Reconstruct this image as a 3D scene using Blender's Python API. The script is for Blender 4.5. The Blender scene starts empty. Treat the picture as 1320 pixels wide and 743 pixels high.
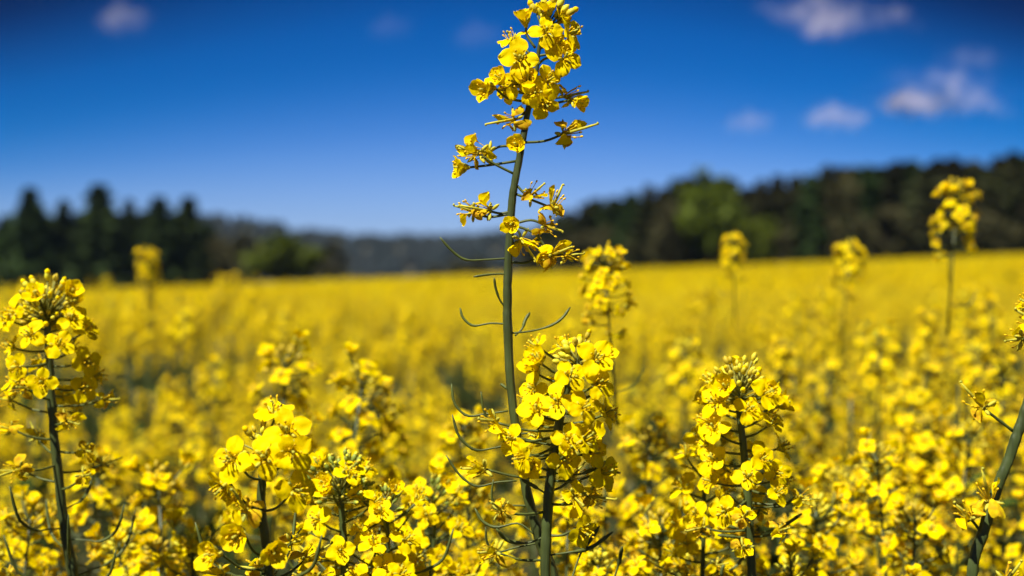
import bpy, math, random
from mathutils import Vector, Matrix, noise as mnoise

R = math.radians
SC = bpy.context.scene
COL = SC.collection

# ------------------------------------------------------------------ camera
H = 1.25                       # lens height above the soil, just over the crop
PITCH = R(0.6)
LENS, SENSOR = 50.0, 36.0
FPX = 1320 * LENS / SENSOR
FOCUS = 0.73
cam_d = bpy.data.cameras.new('camera')
cam = bpy.data.objects.new('camera', cam_d)
COL.objects.link(cam)
cam.location = (0, 0, H)
cam.rotation_euler = (R(90) - PITCH, 0, 0)
cam_d.lens = LENS
cam_d.sensor_width = SENSOR
cam_d.clip_start = 0.05
cam_d.clip_end = 9000
cam_d.dof.use_dof = True
cam_d.dof.focus_distance = FOCUS
cam_d.dof.aperture_fstop = 6.1
SC.camera = cam

# ------------------------------------------------------------------ sky
SUN_EL, SUN_AZ = R(56), R(221)          # azimuth from +Y clockwise: behind the camera, to the left
world = bpy.data.worlds.new('World')
SC.world = world
world.use_nodes = True
nt = world.node_tree
nt.nodes.clear()
wo = nt.nodes.new('ShaderNodeOutputWorld')
bg = nt.nodes.new('ShaderNodeBackground')
sky = nt.nodes.new('ShaderNodeTexSky')
sky.sky_type = 'NISHITA'
sky.sun_disc = False
sky.sun_elevation = SUN_EL
sky.sun_rotation = SUN_AZ
sky.altitude = 300
sky.air_density = 1.0
sky.dust_density = 0.25
sky.ozone_density = 2.2
bg.inputs['Strength'].default_value = 0.093
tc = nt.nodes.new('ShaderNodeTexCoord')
# the sky deepens with height; lens vignette painted in darkens it towards the sides
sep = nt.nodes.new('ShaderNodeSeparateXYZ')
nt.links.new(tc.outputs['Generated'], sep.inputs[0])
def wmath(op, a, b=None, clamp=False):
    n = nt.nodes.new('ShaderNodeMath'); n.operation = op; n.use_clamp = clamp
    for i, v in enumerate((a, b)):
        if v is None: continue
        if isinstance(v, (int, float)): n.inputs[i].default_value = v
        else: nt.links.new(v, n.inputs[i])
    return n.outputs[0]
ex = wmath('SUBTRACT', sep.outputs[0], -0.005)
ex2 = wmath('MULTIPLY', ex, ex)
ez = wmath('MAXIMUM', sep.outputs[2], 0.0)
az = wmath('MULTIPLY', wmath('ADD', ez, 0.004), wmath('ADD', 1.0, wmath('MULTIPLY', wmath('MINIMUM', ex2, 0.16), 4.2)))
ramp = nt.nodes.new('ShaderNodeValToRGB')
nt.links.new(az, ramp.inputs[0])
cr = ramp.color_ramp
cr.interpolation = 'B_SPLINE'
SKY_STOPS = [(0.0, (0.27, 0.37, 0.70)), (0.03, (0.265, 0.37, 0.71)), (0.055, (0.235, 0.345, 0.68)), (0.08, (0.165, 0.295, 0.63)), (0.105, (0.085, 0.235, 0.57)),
             (0.137, (0.012, 0.175, 0.47)), (0.165, (0.0, 0.15, 0.43)), (0.195, (0.0, 0.13, 0.385)), (0.25, (0.0, 0.022, 0.10)), (0.32, (0.0, 0.0, 0.02)), (0.5, (0.002, 0.02, 0.12)), (0.9, (0.05, 0.10, 0.22))]  # high stops darkened for the corner vignette and less fill light from above
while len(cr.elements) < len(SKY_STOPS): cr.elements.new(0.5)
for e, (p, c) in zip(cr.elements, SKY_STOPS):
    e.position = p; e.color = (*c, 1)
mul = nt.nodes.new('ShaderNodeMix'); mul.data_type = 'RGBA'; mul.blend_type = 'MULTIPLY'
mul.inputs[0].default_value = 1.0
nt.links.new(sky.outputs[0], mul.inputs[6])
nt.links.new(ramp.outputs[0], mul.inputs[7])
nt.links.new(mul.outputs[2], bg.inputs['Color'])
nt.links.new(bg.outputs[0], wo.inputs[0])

# ------------------------------------------------------------------ sun
sl = bpy.data.lights.new('sun', 'SUN')
sl.energy = 5.0
sl.angle = R(0.5)
sl.color = (1.0, 0.96, 0.88)
so = bpy.data.objects.new('sun', sl)
COL.objects.link(so)
sd = Vector((math.sin(SUN_AZ) * math.cos(SUN_EL), math.cos(SUN_AZ) * math.cos(SUN_EL), math.sin(SUN_EL)))
so.rotation_euler = sd.to_track_quat('Z', 'Y').to_euler()

vs = SC.view_settings
vs.view_transform = 'Standard'
vs.look = 'None'
vs.exposure = 0.92
vs.gamma = 1.0
vs.use_curve_mapping = False
SC.cycles.use_denoising = True
SC.cycles.max_bounces = 6
SC.cycles.transmission_bounces = 4
SC.cycles.volume_bounces = 3
SC.cycles.sample_clamp_indirect = 4.0

# ------------------------------------------------------------------ materials
def mat(name, col, rough=0.6, spec=0.3, transl=0.0, tcol=None, var=0.0, scale=40.0, col2=None, rnd=0.0, bump=0.0, stretch=1):
    m = bpy.data.materials.new(name)
    m.use_nodes = True
    n, l = m.node_tree.nodes, m.node_tree.links
    b = n['Principled BSDF']
    out = n['Material Output']
    b.inputs['Roughness'].default_value = rough
    b.inputs['Specular IOR Level'].default_value = spec
    t = n.new('ShaderNodeTexCoord')
    nz = n.new('ShaderNodeTexNoise')
    nz.inputs['Scale'].default_value = scale
    nz.inputs['Detail'].default_value = 4
    if stretch != 1:
        mpp = n.new('ShaderNodeMapping'); mpp.inputs['Scale'].default_value = (1, 1, stretch)
        l.new(t.outputs['Object'], mpp.inputs[0]); l.new(mpp.outputs[0], nz.inputs['Vector'])
    else: l.new(t.outputs['Object'], nz.inputs['Vector'])
    mx = n.new('ShaderNodeMix'); mx.data_type = 'RGBA'
    c2 = col2 or tuple(c * (1 - var) for c in col)
    mx.inputs[6].default_value = (*col, 1)
    mx.inputs[7].default_value = (*c2, 1)
    mr = n.new('ShaderNodeMapRange')
    mr.inputs[1].default_value = 0.35; mr.inputs[2].default_value = 0.68
    l.new(nz.outputs[0], mr.inputs[0])
    l.new(mr.outputs[0], mx.inputs[0])
    csock = mx.outputs[2]
    if rnd:
        oi = n.new('ShaderNodeObjectInfo')
        hs = n.new('ShaderNodeHueSaturation')
        m1 = n.new('ShaderNodeMapRange'); m1.inputs[3].default_value = 1 - rnd; m1.inputs[4].default_value = 1 + rnd * 0.5
        l.new(oi.outputs['Random'], m1.inputs[0])
        l.new(m1.outputs[0], hs.inputs['Value'])
        m2 = n.new('ShaderNodeMapRange'); m2.inputs[3].default_value = 0.5 - rnd * 0.06; m2.inputs[4].default_value = 0.5 + rnd * 0.05
        l.new(oi.outputs['Random'], m2.inputs[0])
        l.new(m2.outputs[0], hs.inputs['Hue'])
        l.new(csock, hs.inputs['Color'])
        csock = hs.outputs[0]
    l.new(csock, b.inputs['Base Color'])
    if bump:
        bp = n.new('ShaderNodeBump'); bp.inputs['Strength'].default_value = bump; bp.inputs['Distance'].default_value = 0.001
        l.new(nz.outputs[0], bp.inputs['Height']); l.new(bp.outputs[0], b.inputs['Normal'])
    if transl:
        tr = n.new('ShaderNodeBsdfTranslucent')
        if tcol: tr.inputs['Color'].default_value = (*tcol, 1)
        else: l.new(csock, tr.inputs['Color'])
        ms = n.new('ShaderNodeMixShader'); ms.inputs[0].default_value = transl
        l.new(b.outputs[0], ms.inputs[1]); l.new(tr.outputs[0], ms.inputs[2])
        l.new(ms.outputs[0], out.inputs[0])
    return m

M = {}
M['petal'] = mat('petal yellow', (0.92, 0.72, 0.0), 0.6, 0.04, 0.37, None, 0, 260, (0.90, 0.66, 0.0), 0.10, 0.4)
M['old'] = mat('fading petal', (0.82, 0.60, 0.006), 0.7, 0.05, 0.3, None, 0, 300, (0.58, 0.31, 0.012), 0.15, 0.4)
M['anther'] = mat('anther', (0.85, 0.52, 0.01), 0.7, 0.1, 0, None, 0.4, 900)
M['sepal'] = mat('sepal', (0.62, 0.52, 0.03), 0.6, 0.2, 0.15, None, 0, 500, (0.30, 0.33, 0.05))
M['bud'] = mat('bud', (0.74, 0.58, 0.02), 0.55, 0.25, 0.0, None, 0, 500, (0.40, 0.38, 0.03), 0.3)
M['stalk'] = mat('flower stalk green', (0.085, 0.105, 0.02), 0.5, 0.3, 0, None, 0, 200, (0.055, 0.065, 0.016))
M['budstalk'] = mat('bud stalk', (0.30, 0.28, 0.04), 0.6, 0.2, 0, None, 0, 300, (0.18, 0.17, 0.03))
M['stem'] = mat('stem green', (0.062, 0.084, 0.020), 0.45, 0.35, 0, None, 0, 420, (0.034, 0.045, 0.012), 0.15, 0.8, .06)
M['leaf'] = mat('leaf green', (0.042, 0.068, 0.010), 0.7, 0.06, 0.15, None, 0, 30, (0.026, 0.042, 0.007), 0.15, 0.3)
M['soil'] = mat('soil', (0.06, 0.05, 0.024), 0.95, 0.05, 0, None, 0, 3.0, (0.03, 0.034, 0.012))
M['bark'] = mat('bark', (0.10, 0.075, 0.055), 0.9, 0.1, 0, None, 0.5, 2.0)
M['needle'] = mat('conifer needles', (0.034, 0.056, 0.014), 0.8, 0.05, 0.0, None, 0, 0.5, (0.022, 0.034, 0.010), 0.3)
M['pine'] = mat('pine needles', (0.034, 0.042, 0.013), 0.8, 0.05, 0.0, None, 0, 0.5, (0.030, 0.024, 0.011), 0.3)
M['spring'] = mat('fresh spring leaves', (0.095, 0.125, 0.007), 0.6, 0.1, 0.15, None, 0, 0.6, (0.05, 0.065, 0.006), 0.2)
M['brown'] = mat('budding twigs', (0.060, 0.052, 0.022), 0.8, 0.05, 0.0, None, 0, 0.6, (0.040, 0.042, 0.016), 0.2)
M['forest'] = mat('far forest', (0.015, 0.022, 0.024), 0.8, 0.05, 0, None, 0, 0.02, (0.022, 0.026, 0.028))
M['meadow'] = mat('hillside', (0.03, 0.04, 0.03), 0.9, 0.1, 0, None, 0, 0.01, (0.07, 0.06, 0.04))

# ------------------------------------------------------------------ mesh helpers
class MB:
    def __init__(s): s.v = []; s.f = []; s.m = []; s.mats = []
    def mi(s, key):
        if key not in s.mats: s.mats.append(key)
        return s.mats.index(key)
    def add(s, verts, faces, key, mtx=None):
        o = len(s.v); k = s.mi(key)
        s.v.extend([mtx @ Vector(p) for p in verts] if mtx is not None else [Vector(p) for p in verts])
        for f in faces:
            s.f.append(tuple(i + o for i in f)); s.m.append(k)
    def merge(s, other, mtx):
        o = len(s.v)
        s.v.extend([mtx @ p for p in other.v])
        mp = [s.mi(k) for k in other.mats]
        s.f.extend([tuple(i + o for i in f) for f in other.f])
        s.m.extend([mp[i] for i in other.m])
    def mesh(s, name, smooth=True):
        me = bpy.data.meshes.new(name)
        me.from_pydata([tuple(p) for p in s.v], [], s.f)
        for k in s.mats: me.materials.append(M[k])
        me.polygons.foreach_set('material_index', s.m)
        me.polygons.foreach_set('use_smooth', [smooth] * len(s.f))
        me.update()
        return me

def obj(name, me, parent=None, mtx=None):
    o = bpy.data.objects.new(name, me)
    COL.objects.link(o)
    if parent: o.parent = parent
    if mtx is not None: o.matrix_basis = mtx
    return o

def tag(o, label, cat, group=None):
    o['label'] = label; o['category'] = cat
    if group: o['group'] = group
    return o

def empty(name, loc):
    o = bpy.data.objects.new(name, None)
    o.empty_display_size = 0.05
    COL.objects.link(o); o.location = loc
    return o

def frame(axis, roll=0.0, loc=(0, 0, 0), scale=1.0):
    q = Vector(axis).normalized().to_track_quat('Z', 'Y')
    return Matrix.Translation(Vector(loc)) @ q.to_matrix().to_4x4() @ Matrix.Rotation(roll, 4, 'Z') @ Matrix.Scale(scale, 4)

def tube(mb, pts, radii, sides, key, cap=True):
    pts = [Vector(p) for p in pts]
    n = len(pts); rings = []; faces = []; verts = []
    up = Vector((0.31, 0.95, 0.05))
    for i, p in enumerate(pts):
        t = (pts[min(i + 1, n - 1)] - pts[max(i - 1, 0)]).normalized()
        a = t.cross(up)
        if a.length < 1e-3: a = t.cross(Vector((1, 0, 0)))
        a.normalize(); b = t.cross(a)
        for k in range(sides):
            an = 2 * math.pi * k / sides
            verts.append(p + (a * math.cos(an) + b * math.sin(an)) * radii[i])
    for i in range(n - 1):
        for k in range(sides):
            k2 = (k + 1) % sides
            faces.append((i * sides + k, i * sides + k2, (i + 1) * sides + k2, (i + 1) * sides + k))
    if cap:
        faces.append(tuple(range(sides))[::-1]); faces.append(tuple((n - 1) * sides + k for k in range(sides)))
    mb.add(verts, faces, key)

def spline(pts, n):
    pts = [Vector(p) for p in pts]
    if len(pts) < 3:
        return [pts[0].lerp(pts[-1], i / (n - 1)) for i in range(n)]
    P = [pts[0] * 2 - pts[1]] + pts + [pts[-1] * 2 - pts[-2]]
    out = []
    segs = len(pts) - 1
    for i in range(n):
        u = i / (n - 1) * segs
        k = min(int(u), segs - 1); t = u - k
        a, b, c, d = P[k:k + 4]
        out.append(0.5 * ((2 * b) + (c - a) * t + (2 * a - 5 * b + 4 * c - d) * t * t + (3 * b - a - 3 * c + d) * t ** 3))
    return out

def taper(n, r0, r1):
    return [r0 + (r1 - r0) * i / (n - 1) for i in range(n)]

# pixel of the 1320 x 743 photograph and a depth in metres -> a point of the place
def P(px, py, d):
    x = (px - 660) / FPX * d
    u = (371.5 - py) / FPX * d
    return Vector((x, d * math.cos(PITCH) + u * math.sin(PITCH), H - d * math.sin(PITCH) + u * math.cos(PITCH)))

SLOPE = 0.038
def ground_z(x, y):
    return SLOPE * max(-160, min(160, x)) * min(1.0, max(0.0, y / 30.0) + 0.05) if y > 0 else SLOPE * x * 0.05

# ------------------------------------------------------------------ flower pieces
MM = 0.001
def petal_verts(rng, style, nu, nv):
    """one petal pointing along +X from the origin, Z up the flower axis"""
    L = rng.uniform(9.6, 11.4) * MM
    W = rng.uniform(6.9, 8.5) * MM
    if style == 'open':   e0, e1, cup, tw = 78, rng.uniform(-14, 16), rng.uniform(-0.10, 0.22), rng.uniform(-0.2, 0.2)
    elif style == 'half': e0, e1, cup, tw = 84, rng.uniform(35, 62), rng.uniform(0.15, 0.4), rng.uniform(-0.3, 0.3)
    else:                 e0, e1, cup, tw = 60, rng.uniform(-75, 60), rng.uniform(0.5, 1.3) * rng.choice((1, 1, -1)), rng.uniform(-1.0, 1.0); W *= 0.75; L *= rng.uniform(0.75, 1.0)
    sd_ = rng.uniform(0, 100)
    x = z = 0.0
    cen = []; us = [i / nu for i in range(nu + 1)]
    for i, u in enumerate(us):
        if i:
            um = (u + us[i - 1]) / 2
            s = min(1, max(0, (um - 0.12) / 0.38)); s = s * s * (3 - 2 * s)
            e = R(e0 + (e1 - e0) * s) - (R(rng.uniform(0, 18)) if u > 0.75 and style == 'open' else 0)
            x += math.cos(e) * L / nu; z += math.sin(e) * L / nu
        cen.append((x, z))
    verts = []
    for i, u in enumerate(us):
        claw = 0.11
        s = min(1, max(0, (u - 0.16) / 0.42)); s = s * s * (3 - 2 * s)
        w = claw + (1 - claw) * s
        if u > 0.66: w *= math.sqrt(max(0.0, 1 - ((u - 0.66) / 0.345) ** 2.3)) if u < 1 else 0.30
        w *= W / 2
        for j in range(nv + 1):
            v = j / nv * 2 - 1
            # rounded tip: the middle of the last rows reaches farther out
            ext = (1 - v * v) * 0.05 * L if u > 0.8 else 0
            nzv = mnoise.noise(Vector((u * 3 + sd_, v * 1.6, sd_ * 1.7))) * (1.5 if style != 'old' else 1.9) * MM * s
            y = v * w
            zz = cen[i][1] + cup * abs(v) ** 2 * w + nzv
            t = tw * u * v * w * 0.8
            verts.append((cen[i][0] + ext - max(0, cup) * 0.15 * abs(v) * w, y, zz + t))
    faces = []
    for i in range(nu):
        for j in range(nv):
            a = i * (nv + 1) + j
            faces.append((a, a + 1, a + nv + 2, a + nv + 1))
    return verts, faces

def ellipsoid(L, r, ns=6, nr=4):
    verts = [(0, 0, 0)]; faces = []
    for i in range(1, nr):
        t = i / nr; rr = r * math.sin(math.pi * t) ** 0.7
        for k in range(ns):
            a = 2 * math.pi * k / ns
            verts.append((rr * math.cos(a), rr * math.sin(a), L * t))
    verts.append((0, 0, L))
    for k in range(ns): faces.append((0, 1 + (k + 1) % ns, 1 + k))
    for i in range(nr - 2):
        for k in range(ns):
            a = 1 + i * ns
            faces.append((a + k, a + (k + 1) % ns, a + ns + (k + 1) % ns, a + ns + k))
    a = 1 + (nr - 2) * ns
    for k in range(ns): faces.append((a + k, a + (k + 1) % ns, len(verts) - 1))
    return verts, faces

def centre_mb(rng, style):
    """receptacle, sepals and pistil"""
    mb = MB()
    mb.add(*ellipsoid(2.2 * MM, 1.3 * MM, 7, 4), 'sepal', Matrix.Translation((0, 0, -0.8 * MM)))
    plen = (8 if style != 'old' else rng.uniform(10, 17)) * MM
    tube(mb, [(0, 0, 0), (0.2 * MM, 0, plen * .6), (rng.uniform(-1, 1) * MM, 0, plen)], [0.75 * MM, 0.65 * MM, 0.45 * MM], 6, 'sepal')
    v, f = ellipsoid(1.2 * MM, 0.75 * MM, 6, 4)
    mb.add(v, f, 'sepal', Matrix.Translation((rng.uniform(-1, 1) * MM * 0.3, 0, plen - 0.4 * MM)))
    for k in range(4):
        a = k * math.pi / 2 + math.pi / 4 + rng.uniform(-.15, .15)
        e = R(rng.uniform(35, 65)) if style != 'old' else R(rng.uniform(-30, 50))
        d = Vector((math.cos(a) * math.cos(e), math.sin(a) * math.cos(e), math.sin(e)))
        mb.add(*ellipsoid(6.0 * MM, 0.95 * MM, 5, 4), 'sepal', frame(d, rng.random() * 6, d * 0.8 * MM))
    return mb

def stamens_mb(rng, style):
    mb = MB()
    for k in range(6):
        a = k * math.pi / 3 + rng.uniform(-.2, .2)
        sp = (0.25 if style != 'old' else rng.uniform(0.2, 0.8))
        L = rng.uniform(7.0, 8.8) * MM * (0.8 if k % 3 == 0 else 1)
        d = Vector((math.cos(a) * sp, math.sin(a) * sp, 1)).normalized()
        b = Vector((math.cos(a), math.sin(a), 0)) * 0.9 * MM
        tube(mb, [b, b + d * L * .5 + b * 0.3, b + d * L], [0.22 * MM] * 3, 4, 'petal' if style != 'old' else 'old')
        mb.add(*ellipsoid(2.0 * MM, 0.55 * MM, 5, 4), 'anther', frame(d + Vector((rng.uniform(-.4, .4), rng.uniform(-.4, .4), 0)), 0, b + d * (L - 0.8 * MM)))
    return mb

rng0 = random.Random(11)
PETALS = {'open': [], 'half': [], 'old': []}
for st, n in (('open', 7), ('half', 4), ('old', 7)):
    for i in range(n):
        mb = MB(); v, f = petal_verts(rng0, st, 9, 6); mb.add(v, f, 'old' if st == 'old' and i % 2 else 'petal')
        PETALS[st].append(mb.mesh('petal'))
CENTRES = {st: [centre_mb(rng0, st).mesh('flower') for _ in range(3)] for st in PETALS}
STAMENS = {st: [stamens_mb(rng0, st).mesh('stamens') for _ in range(2)] for st in PETALS}
bmb = MB(); bmb.add(*ellipsoid(5.0 * MM, 1.3 * MM, 7, 5), 'bud'); BUD = bmb.mesh('bud')
bmb = MB(); bmb.add(*ellipsoid(5.8 * MM, 1.55 * MM, 7, 5), 'bud'); bmb.add(*ellipsoid(3.2 * MM, 1.35 * MM, 6, 4), 'petal', Matrix.Translation((0, 0, 3.4 * MM))); BUD2 = bmb.mesh('bud')

M['greenbud'] = mat('green bud', (0.24, 0.29, 0.035), 0.55, 0.25, 0, None, 0, 400, (0.13, 0.17, 0.025))
bmb = MB(); bmb.add(*ellipsoid(5.2 * MM, 1.35 * MM, 7, 5), 'greenbud'); bmb.add(*ellipsoid(2.2 * MM, 1.0 * MM, 6, 4), 'bud', Matrix.Translation((0, 0, 3.6 * MM))); BUDG = bmb.mesh('bud')

def flower_mb(rng, style, nu=5, nv=3):
    mb = MB()
    for k in range(4):
        v, f = petal_verts(rng, style, nu, nv)
        mb.add(v, f, 'old' if style == 'old' and rng.random() < .5 else 'petal', Matrix.Rotation(k * math.pi / 2 + rng.uniform(-.15, .15), 4, 'Z'))
    tube(mb, [(0, 0, -1 * MM), (0, 0, (7 if style != 'old' else 11) * MM)], [0.9 * MM, 0.6 * MM], 4, 'sepal')
    for k in range(4):
        a = k * math.pi / 2 + 0.7
        d = Vector((math.cos(a) * .4, math.sin(a) * .4, 1))
        tube(mb, [(0, 0, 0), d * 8 * MM], [0.3 * MM, 0.6 * MM], 3, 'anther')
        d = Vector((math.cos(a) * .9, math.sin(a) * .9, 1))
        tube(mb, [(0, 0, 0), d * 2.5 * MM, d * 4.5 * MM], [0.5 * MM, .9 * MM, 0.3 * MM], 4, 'sepal')
    return mb
FMB = {'open': [flower_mb(rng0, 'open') for _ in range(5)], 'half': [flower_mb(rng0, 'half') for _ in range(3)], 'old': [flower_mb(rng0, 'old') for _ in range(4)]}
FMESH = {k: [m.mesh('flower') for m in v] for k, v in FMB.items()}
FLOW = {'open': [flower_mb(rng0, 'open', 3, 2) for _ in range(3)], 'half': [flower_mb(rng0, 'half', 3, 2) for _ in range(2)], 'old': [flower_mb(rng0, 'old', 3, 2) for _ in range(2)]}

# sharp flower: an object with its petals and stamens below it
def put_flower(plant, rng, pos, axis, style='open', scale=1.0, roll=None):
    f = obj('flower', rng.choice(CENTRES[style]), plant, frame(axis, rng.uniform(0, 6.28) if roll is None else roll, pos, scale))
    for k in range(4):
        if style == 'old' and rng.random() < 0.12: continue
        obj('petal', rng.choice(PETALS[style]), f, Matrix.Rotation(k * math.pi / 2 + rng.uniform(-.14, .14), 4, 'Z') @ Matrix.Translation((0.6 * MM, 0, 0)) @ Matrix.Scale(rng.uniform(.92, 1.08), 4))
    obj('stamens', rng.choice(STAMENS[style]), f)
    return f

def stalk_obj(plant, pts, r0=0.75 * MM, r1=0.6 * MM, name='flower_stalk', n=9):
    mb = MB(); pp = spline(pts, n); tube(mb, pp, taper(n, r0, r1), 6, 'stalk')
    return obj(name, mb.mesh(name), plant)

def pod_mb(pts, r=1.0 * MM, n=16, frac=0.45):
    mb = MB(); pp = spline(pts, n)
    rad = []
    for i in range(n):
        t = i / (n - 1)
        if t < frac: rad.append(0.5 * MM)
        elif t < 0.9: rad.append(r * (1 + 0.09 * math.sin(i * 2.6)))
        else: rad.append(r * (1 - (t - 0.9) / 0.1 * 0.62))
    tube(mb, pp, rad, 7, 'stalk')
    return mb

def pod_obj(plant, pts, r=1.0 * MM, frac=0.45):
    return obj('seed_pod', pod_mb(pts, r, 16, frac).mesh('seed_pod'), plant)

# a raceme as a plan of items along an axis; s is the distance below the tip
def raceme_plan(rng, n_bud=24, n_open=14, n_old=6, n_pod=4, span=0.055, old_span=0.045, pod_span=0.10, rad=1.0, dome=0.0):
    items = []; ga = rng.uniform(0, 6.28)
    for i in range(n_bud):
        t = (i + .5) / n_bud
        an = i * 2.39996 + ga
        polar = R(8 + 92 * t ** 0.6)
        d = Vector((math.cos(an) * math.sin(polar), math.sin(an) * math.sin(polar), math.cos(polar) * .9 + .25)).normalized()
        items.append(('bud', (0.002 + 0.012 * t) if not dome else dome * (.5 + .5 * t), d, (rng.uniform(7, 13) * MM * (0.5 + .6 * t) * rad if not dome else dome * rng.uniform(.55, 1.05)), d))
    if dome > .012:
        for i in range(5):
            an = i * 2.39996 + ga + 1; po = R(rng.uniform(35, 85))
            d = Vector((math.cos(an) * math.sin(po), math.sin(an) * math.sin(po), math.cos(po)))
            items.append((rng.choice(('half', 'open')), dome * .8, d, dome * rng.uniform(.9, 1.1), d))
    k = n_bud; s_open = .006 if not dome else dome * .9
    for kind, n, s0, sp in (('open', n_open, s_open, span), ('old', n_old, s_open + span, old_span), ('pod', n_pod, .006 + s_open + span + old_span, pod_span)):
        for i in range(n):
            an = k * 2.39996 + ga + rng.uniform(-.3, .3); k += 1
            t = (i + rng.uniform(.2, .8)) / n
            lift = R({'open': (48 if not dome else 30) - 40 * t, 'old': 14, 'pod': 10}[kind] + rng.uniform(-12, 12))
            d = Vector((math.cos(an) * math.cos(lift), math.sin(an) * math.cos(lift), math.sin(lift)))
            if kind == 'open':
                st = 'half' if (t < .22 and rng.random() < .6) else 'open'
                face = (d + Vector((rng.uniform(-.45, .45), rng.uniform(-.45, .45), rng.uniform(0.0, .7)))).normalized()
                items.append((st, s0 + t * sp, d, rng.uniform(15, 22) * MM * rad, face))
            elif kind == 'old':
                face = (d + Vector((rng.uniform(-.5, .5), rng.uniform(-.5, .5), rng.uniform(-.4, .5)))).normalized()
                items.append(('old', s0 + t * sp, d, rng.uniform(17, 26) * MM * rad, face))
            else:
                items.append(('pod', s0 + t * sp, d, rng.uniform(18, 25) * MM, d))
    return items

def axis_point(poly, s):
    """poly runs tip -> base; s metres below the tip"""
    for a, b in zip(poly, poly[1:]):
        L = (b - a).length
        if s <= L: return a.lerp(b, s / L)
        s -= L
    return poly[-1].copy()

def stalk_pts(p, d, L, sag=0.15):
    e = p + d * L
    m = p + d * L * .55 + Vector((0, 0, -sag * L * .4))
    return [p, m, e]

def pod_pts(rng, p, d, L):
    flat = Vector((d.x, d.y, 0)).normalized()
    a = p + d * L
    L2 = rng.uniform(22, 38) * MM
    return [p, p + d * L * .6, a, a + flat * L2 * .35 + Vector((0, 0, L2 * .25)), a + flat * L2 * .55 + Vector((0, 0, L2 * .85))]

# sharp plant: every flower, bud, stalk and pod is a part
GREEN = [False]
def raceme_parts(plant, rng, poly, items, fscale=1.0, bias=None):
    for kind, s, d, L, face in items:
        p = axis_point(poly, s)
        if kind == 'bud':
            pp = stalk_pts(p, d, L)
            b = obj('bud', BUDG if GREEN[0] else BUD2 if rng.random() < .3 else BUD, plant, frame(face, 0, pp[-1], rng.uniform(.8, 1.25)))
            mb = MB(); tube(mb, [Vector((0, 0, 0.5 * MM)), frame(face, 0, pp[-1]).inverted() @ p], [0.45 * MM, 0.45 * MM], 4, 'budstalk')
            obj('bud_stalk', mb.mesh('bud_stalk'), b)
        elif kind == 'pod':
            pod_obj(plant, pod_pts(rng, p, d, L), 0.9 * MM)
        else:
            pp = stalk_pts(p, d, L)
            stalk_obj(plant, pp, n=6)
            fc = face if bias is None else (face + bias * rng.uniform(0.1, 1.0)).normalized()
            put_flower(plant, rng, pp[-1], fc, kind, fscale * rng.uniform(.88, 1.08))

def stem_obj(plant, pts, radii, n=40, sides=12, name='stem'):
    n = n * 2
    pp = spline(pts, n); mb = MB(); seed = pts[0].x * 50
    rr = []
    for i in range(n):
        u = i / (n - 1) * (len(radii) - 1); k = min(int(u), len(radii) - 2)
        r_ = radii[k] + (radii[k + 1] - radii[k]) * (u - k)
        rr.append(r_ * (1 + .10 * mnoise.noise(Vector((i * .35, seed, 0))) + .10 * max(0, mnoise.noise(Vector((i * .9, seed, 7))))))
    for i in range(1, n - 1):
        pp[i] = pp[i] + Vector((mnoise.noise(Vector((i * .12, seed, 3))), mnoise.noise(Vector((i * .12, seed, 5))), 0)) * .5 * MM
    tube(mb, pp, rr, sides, 'stem')
    # fine lengthwise ribs
    for i in range(n):
        for k in range(0, sides, 3):
            v_ = mb.v[i * sides + k]; mb.v[i * sides + k] = v_ + (pp[i] - v_) * .13
    return obj(name, mb.mesh(name), plant)

def roots(last, foot):
    """points that carry a stem from the lowest given point to the soil without a kink"""
    return [last.lerp(foot, t) + Vector((0.004 * math.sin(t * 9), 0, 0)) for t in (.05, .13, .28, .55)] + [foot]

def leaf_mb(rng, L, W, droop=0.5, nu=8):
    v = []; f = []
    x = z = 0
    for i in range(nu + 1):
        u = i / nu
        e = R(60) - u * droop * 2.0
        if i: x += math.cos(e) * L / nu; z += math.sin(e) * L / nu
        w = W / 2 * (math.sin(math.pi * (0.12 + 0.88 * u) ** 0.8) + .03) * (1 + .15 * math.sin(u * 17 + L * 100))
        for t in (-1, -.5, 0, .5, 1):
            v.append((x, t * w, z + abs(t) * w * .35 + mnoise.noise(Vector((u * 4, t * 2, L * 50))) * W * .12))
    for i in range(nu):
        for j in range(4):
            a = i * 5 + j; f.append((a, a + 1, a + 6, a + 5))
    mb = MB(); mb.add(v, f, 'leaf'); return mb
LEAVES = [leaf_mb(rng0, rng0.uniform(.07, .14), rng0.uniform(.016, .036), rng0.uniform(.3, .8)).mesh('leaf') for _ in range(5)]

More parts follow.
